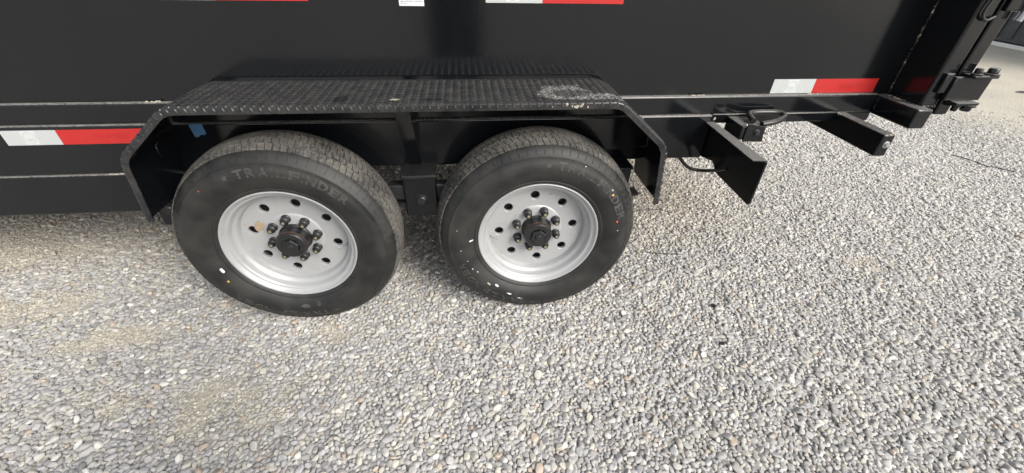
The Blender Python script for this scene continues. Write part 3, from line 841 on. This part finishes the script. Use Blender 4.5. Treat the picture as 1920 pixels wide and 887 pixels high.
# ---- rear end: corner post, shoe, tailgate, hinge
PY = .113
post = part(box('rear_post', 2.2455, 2.312, PY, YW+.10, .795, 1.70, M['paint'], T, .008, 4))
part(box('post_shoe', 2.2005, 2.262, .072, YW+.12, .7285, .7985, M['paint'], T, .006, 3))
part(bead('weld_bead', (2.2450, YW-.003, .81), (2.2450, YW-.003, 1.5), .0042, M['weld'], T, 6, .95))
part(bead('weld_bead', (2.232, .235, .7995), (2.236, .13, .7995), .004, M['weld'], T, 7, .9))
part(bead('weld_bead', (2.2, .236, .745), (2.2, .236, .797), .0035, M['paint'], T, 8, .9))
part(bead('weld_bead', (2.250, .110, .797), (2.30, .110, .797), .0045, M['paint'], T, 9, .9))
gate = part(box('tailgate', 2.331, 2.372, PY+.012, 2.44, .768, 1.66, M['paint'], T, .006, 3))
box('gate_edge_tube', 2.325, 2.378, PY+.003, PY+.05, .763, 1.68, M['paint'], gate, .006, 3)
hg = part(box('hinge', 2.268, 2.300, PY-.012, PY+.0, .845, .912, M['paint'], T, .004, 2))
box('hinge_leaf', 2.300, 2.440, PY-.020, PY-.002, .822, .902, M['paint'], hg, .003, 2)
box('hinge_lug', 2.335, 2.428, PY-.045, PY-.002, .9021, .912, M['paint'], hg, .003, 2)
box('hinge_lug', 2.330, 2.420, PY-.045, PY-.002, .8115, .8218, M['paint'], hg, .003, 2)
def pin(x_, z_, up, r_=.015):
    bm = bmesh.new(); lathe_bm(bm, [(0, -.022), (r_*.85, -.022), (r_, -.018), (r_, -.006), (r_*1.5, -.005), (r_*1.5, 0), (0, 0)], 14); bmesh.ops.recalc_face_normals(bm, faces=bm.faces)
    o = from_bm('hinge_pin', bm, M['paint'], hg, 35); o.location = (x_, PY-.030, z_); o.rotation_euler = (R(-90 if up else 90), 0, 0)
pin(2.408, .9119, True); pin(2.352, .9119, True, .011); pin(2.395, .8116, False, .016); pin(2.350, .8116, False, .010)
# plastic-wrapped latch rod with hanging loop, high on the gate edge
lr = part(tube('latch_rod', catmull([(2.398, PY-.02, 1.27), (2.392, PY-.025, 1.20), (2.398, PY-.02, 1.13), (2.392, PY-.015, 1.075)], 5), .011, M['steel'], T, 10))
part(box('latch_plate', 2.330, 2.395, PY-.012, PY+.0005, 1.10, 1.26, M['paint'], T, .004))
part(tube('hanging_cord', catmull([(2.306, PY-.006, 1.22), (2.272, PY-.008, 1.15), (2.262, PY-.008, 1.095), (2.285, PY-.008, 1.075), (2.312, PY-.006, 1.085)], 6), .0045, M['hose'], T, 8))

# ---- step beam sticking out under the bed
bmr = part(box('step_beam', 2.050, 2.094, .008, YW+.35, .656, .7355, M['paint'], T, .005, 3))
bm = bmesh.new(); lathe_bm(bm, [(0, -.012), (.009, -.011), (.011, -.004), (.0155, -.003), (.0155, 0)], 12); bmesh.ops.recalc_face_normals(bm, faces=bm.faces)
o = from_bm('bolt', bm, M['steel'], bmr, 35); o.location = (2.074, .0082, .700); o.scale = (.8, .8, .8)
bead('weld_spot', (2.053, .010, .7355), (2.090, .009, .7355), .003, M['chip'], bmr, 12, .8)
part(bead('weld_bead', (2.046, .21, .737), (2.046, .235, .737), .004, M['chip'], T, 13, .8))

# ---- splash plate: vertical steel sheet with a top flange
def rounded_plate(name, x, th, pts, mat, parent):
    bm = bmesh.new(); a = [bm.verts.new((x, y, z)) for y, z in pts]; b = [bm.verts.new((x+th, y, z)) for y, z in pts]
    bm.faces.new(a); bm.faces.new(b[::-1]); n_ = len(pts)
    for i in range(n_): bm.faces.new((a[i], b[i], b[(i+1) % n_], a[(i+1) % n_]))
    bmesh.ops.recalc_face_normals(bm, faces=bm.faces)
    return from_bm(name, bm, mat, parent, 35)
def arc(cy, cz, r, a0, a1, n_=6): return [(cy+r*math.cos(R(a0+(a1-a0)*i/n_)), cz+r*math.sin(R(a0+(a1-a0)*i/n_))) for i in range(n_+1)]
pl = part(rounded_plate('splash_plate', 1.548, .006, arc(-.102, .561, .012, 180, 270)+arc(.112, .571, .013, 270, 350)+[(.150, .585), (.226, .568), (.300, .568), (.300, .700), (.226, .706), (-.114, .706)], M['paint'], T))
hexa('flange', [(1.506, -.108, .7065), (1.554, -.113, .7065), (1.554, .226, .7065), (1.520, .226, .7065), (1.506, -.108, .7115), (1.554, -.113, .7115), (1.554, .226, .7115), (1.520, .226, .7115)], M['paint'], pl, .0018, 2)
part(tube('air_hose', catmull([(1.452, .30, .64), (1.452, .25, .590), (1.462, .215, .560), (1.490, .195, .537), (1.525, .185, .530), (1.5455, .15, .545), (1.5460, .10, .572), (1.547, .055, .600)], 6), .0065, M['hose'], T, 10))

# ---- tie-down bracket with loop
tb_ = part(box('tie_down_bracket', 1.607, 1.700, .130, YW-.019, .676, .728, M['paint'], T, .004, 2))
hexa('end_plate', [(1.622, .1255, .670), (1.700, .1255, .670), (1.700, .1297, .670), (1.622, .1297, .670), (1.622, .1255, .740), (1.690, .1255, .726), (1.690, .1297, .726), (1.622, .1297, .740)], M['paint'], tb_, .0012, 1)
bm = bmesh.new(); lathe_bm(bm, [(0, -.010), (.008, -.009), (.010, -.003), (.0125, -.002), (.0125, 0)], 12); bmesh.ops.recalc_face_normals(bm, faces=bm.faces)
o = from_bm('bolt', bm, M['hub'], tb_, 35); o.location = (1.664, .1254, .705)
lp = [(1.655, .150, .740), (1.668, .202, .745), (1.700, .218, .747), (1.775, .216, .747), (1.800, .198, .745), (1.785, .170, .742), (1.735, .144, .738), (1.68, .135, .733)]
tube('loop', catmull(lp, 7), .0105, M['paint_dull'], tb_, 12)
bead('weld_spot', (1.612, .124, .735), (1.622, .124, .738), .0045, M['chip'], tb_, 15, .9)
bead('weld_spot', (1.630, .124, .671), (1.655, .124, .671), .003, M['chip'], tb_, 16, .9)
bead('weld_spot', (1.548, .222, .722), (1.552, .222, .728), .0045, M['chip'], tb_, 17, 1)

# fix sub-part frames: sub-parts were modelled in world coordinates under parts that carry a parent inverse
bpy.context.view_layer.update()

# ------------------------------------------------------------------ scraps on the gravel
def ztop(x, y): return float(height(np.array([x]), np.array([y]))[0])+.013
def wire(pts, label, r=.0017):
    P_ = [(x, y, ztop(x, y)+dz) for x, y, dz in pts]
    o = tube('wire_scrap', catmull(P_, 5), r, M['zip'], None, 6); tag(o, label, 'wire', 'black scraps lying on the gravel')
wire([(1.47, .645, .002), (1.56, .66, .006), (1.66, .66, .008), (1.74, .63, .002)], 'curved black wire lying on gravel beside the rear wheel and fender leg')
wire([(1.43, .31, .002), (1.50, .285, .005), (1.56, .270, .007), (1.625, .262, .002)], 'short straight black wire on gravel below the splash plate')
wire([(4.16, 1.26, .002), (4.20, 1.17, .006), (4.205, 1.06, .008), (4.25, 1.04, .006), (4.32, .97, .002)], 'thin bent black wire lying on open gravel beyond the step beam', .003)
def chip_thing(x, y, r, seed, label):
    bm = bmesh.new(); rr = random.Random(seed); n_ = 7
    lo = [bm.verts.new((x+r*rr.uniform(.5, 1.2)*math.cos(2*PI*j/n_), y+.7*r*rr.uniform(.5, 1.2)*math.sin(2*PI*j/n_), ztop(x, y)+rr.uniform(-.003, .001))) for j in range(n_)]
    hi = [bm.verts.new(v.co+Vector((rr.uniform(-.002, .002), rr.uniform(-.002, .002), rr.uniform(.004, .008)))) for v in lo]
    bm.faces.new(lo[::-1]); bm.faces.new(hi)
    for j in range(n_): bm.faces.new((lo[j], lo[(j+1) % n_], hi[(j+1) % n_], hi[j]))
    o = from_bm('plastic_scrap', bm, M['zip'], None); tag(o, label, 'scrap', 'black scraps lying on the gravel')
chip_thing(1.616, -.072, .013, 4, 'small black plastic scrap on gravel nearer the splash plate')
chip_thing(1.547, -.267, .012, 5, 'small black plastic scrap on gravel farther out from the trailer')

# pointed dark steel plate end on the pale ground far right
bm = bmesh.new()
tp = [(6.45, 2.70, 0), (7.3, 2.62, 0), (7.35, 2.20, 0)]
lo = [bm.verts.new((x, y, .004)) for x, y, _ in tp]; hi = [bm.verts.new((x+(.02 if i == 0 else 0), y, .045)) for i, (x, y, _) in enumerate(tp)]
bm.faces.new(lo[::-1]); bm.faces.new(hi)
for j in range(3): bm.faces.new((lo[j], lo[(j+1) % 3], hi[(j+1) % 3], hi[j]))
bmesh.ops.recalc_face_normals(bm, faces=bm.faces)
bmesh.ops.bevel(bm, geom=list(bm.edges), offset=.006, segments=2, affect='EDGES')
o = from_bm('steel_plate', bm, M['container'], None, 35); tag(o, 'dark pointed steel plate lying flat on the pale ground', 'plate')

# storage container far behind on the right
C = bpy.data.objects.new('storage_container', None); COL.objects.link(C); C.location = (10.2, 4.6, 0)
tag(C, 'dark grey storage container with pale bottom rail beyond the gravel', 'container')
def cbox(nm, x0, x1, y0, y1, z0, z1, m, b=.01): return box(nm, x0-10.2, x1-10.2, y0-4.6, y1-4.6, z0, z1, m, C, b)
cbox('body', 9.02, 11.4, 2.2, 8.2, .10, 2.5, M['container'])
cbox('base_rail', 8.985, 9.018, 2.15, 8.25, .03, .085, M['trim'], .004)
cbox('skid', 9.06, 11.36, 2.25, 8.15, -.02, .099, M['hub'], .004)
yy = 2.3
rib0 = None
while yy < 8.1:
    cbox('rib', 8.995, 9.019, yy, yy+.09, .15, 2.4, M['container'], .006); yy += .20

# ------------------------------------------------------------------ the photographer (seen mirrored in the gloss paint)
def photographer():
    px, py = .575, -1.60
    nodes = []; edges = []
    def nd(x, y, z, r, par=None):
        nodes.append((px+x, py+y, z, r)); i = len(nodes)-1
        if par is not None: edges.append((par, i))
        return i
    pel = nd(0, 0, .98, (.175, .125)); ab = nd(0, .0, 1.12, (.165, .12), pel); ch = nd(0, -.02, 1.32, (.175, .13), ab)
    nk0 = nd(0, -.02, 1.46, (.075, .075), ch); nk = nd(0, .0, 1.53, (.058, .06), nk0); hd = nd(0, .02, 1.61, (.075, .09), nk); ht = nd(0, .03, 1.70, (.072, .088), hd)
    for s in (-1, 1):
        hip = nd(s*.105, 0, .90, (.125, .12), pel); kn = nd(s*.100, .02, .52, (.120, .10), hip); an = nd(s*.105, -.01, .12, (.085, .075), kn)
        he = nd(s*.11, -.03, .055, (.045, .05), an); to = nd(s*.125, .17, .045, (.042, .035), he)
        sh = nd(s*.19, -.02, 1.40, (.065, .065), ch); el = nd(s*.235, .10, 1.14, (.05, .05), sh); wr = nd(s*.13+.05, .255, 1.215, (.032, .034), el)
        pm = nd(s*.098+.05, .295, 1.232, (.036, .022), wr)
        for f in range(4):
            b0 = nd(s*.085+.05, .305, 1.205+.019*f, (.0095, .0095), pm)
            b1 = nd(s*.062+.05, .318, 1.202+.020*f, (.009, .009), b0); nd(s*.035+.05, .318, 1.202+.020*f, (.0075, .0075), b1)
        t0 = nd(s*.085+.05, .270, 1.25, (.011, .011), pm); nd(s*.060+.05, .255, 1.262, (.009, .009), t0)
    me = bpy.data.meshes.new('person'); me.from_pydata([n_[:3] for n_ in nodes], edges, [])
    o = bpy.data.objects.new('person', me); COL.objects.link(o)
    sk = o.modifiers.new('skin', 'SKIN'); sk.use_smooth_shade = True; sk.branch_smoothing = .3
    o.modifiers.new('sub', 'SUBSURF').levels = 1
    for i, n_ in enumerate(nodes): me.skin_vertices[0].data[i].radius = n_[3]; me.skin_vertices[0].data[i].use_root = (i == 0)
    dg = bpy.context.evaluated_depsgraph_get(); dg.update()
    m2 = bpy.data.meshes.new_from_object(o.evaluated_get(dg)); bpy.data.objects.remove(o)
    for nm, c, r_ in (('skin', (.42, .25, .18), .5), ('dark_jacket', (.010, .012, .018), .8), ('dark_trousers', (.009, .010, .014), .85), ('shoe_leather', (.03, .025, .02), .5)):
        m2.materials.append(plain(nm, c, r_))
    for f in m2.polygons:
        c_ = f.center; z = c_.z
        arm = c_.y > py+.24 and z > 1.1
        f.material_index = 3 if z < .10 else 2 if z < .97 else (0 if (z > 1.50 or arm) else 1)
        f.use_smooth = True
    ob = bpy.data.objects.new('person', m2); COL.objects.link(ob)
    tag(ob, 'standing person in dark jacket and trousers holding a phone, mirrored in the trailer side', 'person')
    # hair and face details
    bm = bmesh.new(); bmesh.ops.create_uvsphere(bm, u_segments=20, v_segments=14, radius=1, matrix=Matrix.Translation((px, py+.015, 1.68)) @ Matrix.Diagonal((.090, .108, .105, 1)))
    bmesh.ops.delete(bm, geom=[v for v in bm.verts if v.co.y > py+.05 and v.co.z < 1.70 or v.co.z < 1.61], context='VERTS')
    from_bm('hair', bm, plain('dark_hair', (.02, .015, .012), .6), ob, 60)
    for nm, c_, r_, m_ in (('nose', (0, .115, 1.635), (.014, .02, .024), m2.materials[0]), ('ear', (-.082, .015, 1.64), (.012, .02, .032), m2.materials[0]), ('ear', (.082, .015, 1.64), (.012, .02, .032), m2.materials[0]),
                           ('eye', (-.031, .100, 1.66), (.012, .008, .007), M['hub']), ('eye', (.031, .100, 1.66), (.012, .008, .007), M['hub']), ('mouth', (0, .1, 1.59), (.024, .008, .006), M['rust'])):
        bm = bmesh.new(); bmesh.ops.create_icosphere(bm, subdivisions=2, radius=1, matrix=Matrix.Translation((px+c_[0], py+c_[1], c_[2])) @ Matrix.Diagonal((*r_, 1)))
        from_bm(nm, bm, m_, ob, 60)
    ph = box('phone', .535, .705, -1.302, -1.294, 1.195, 1.275, M['hub'], None, .003, 2)
    tag(ph, 'black phone held by the person standing before the trailer', 'phone')
photographer()
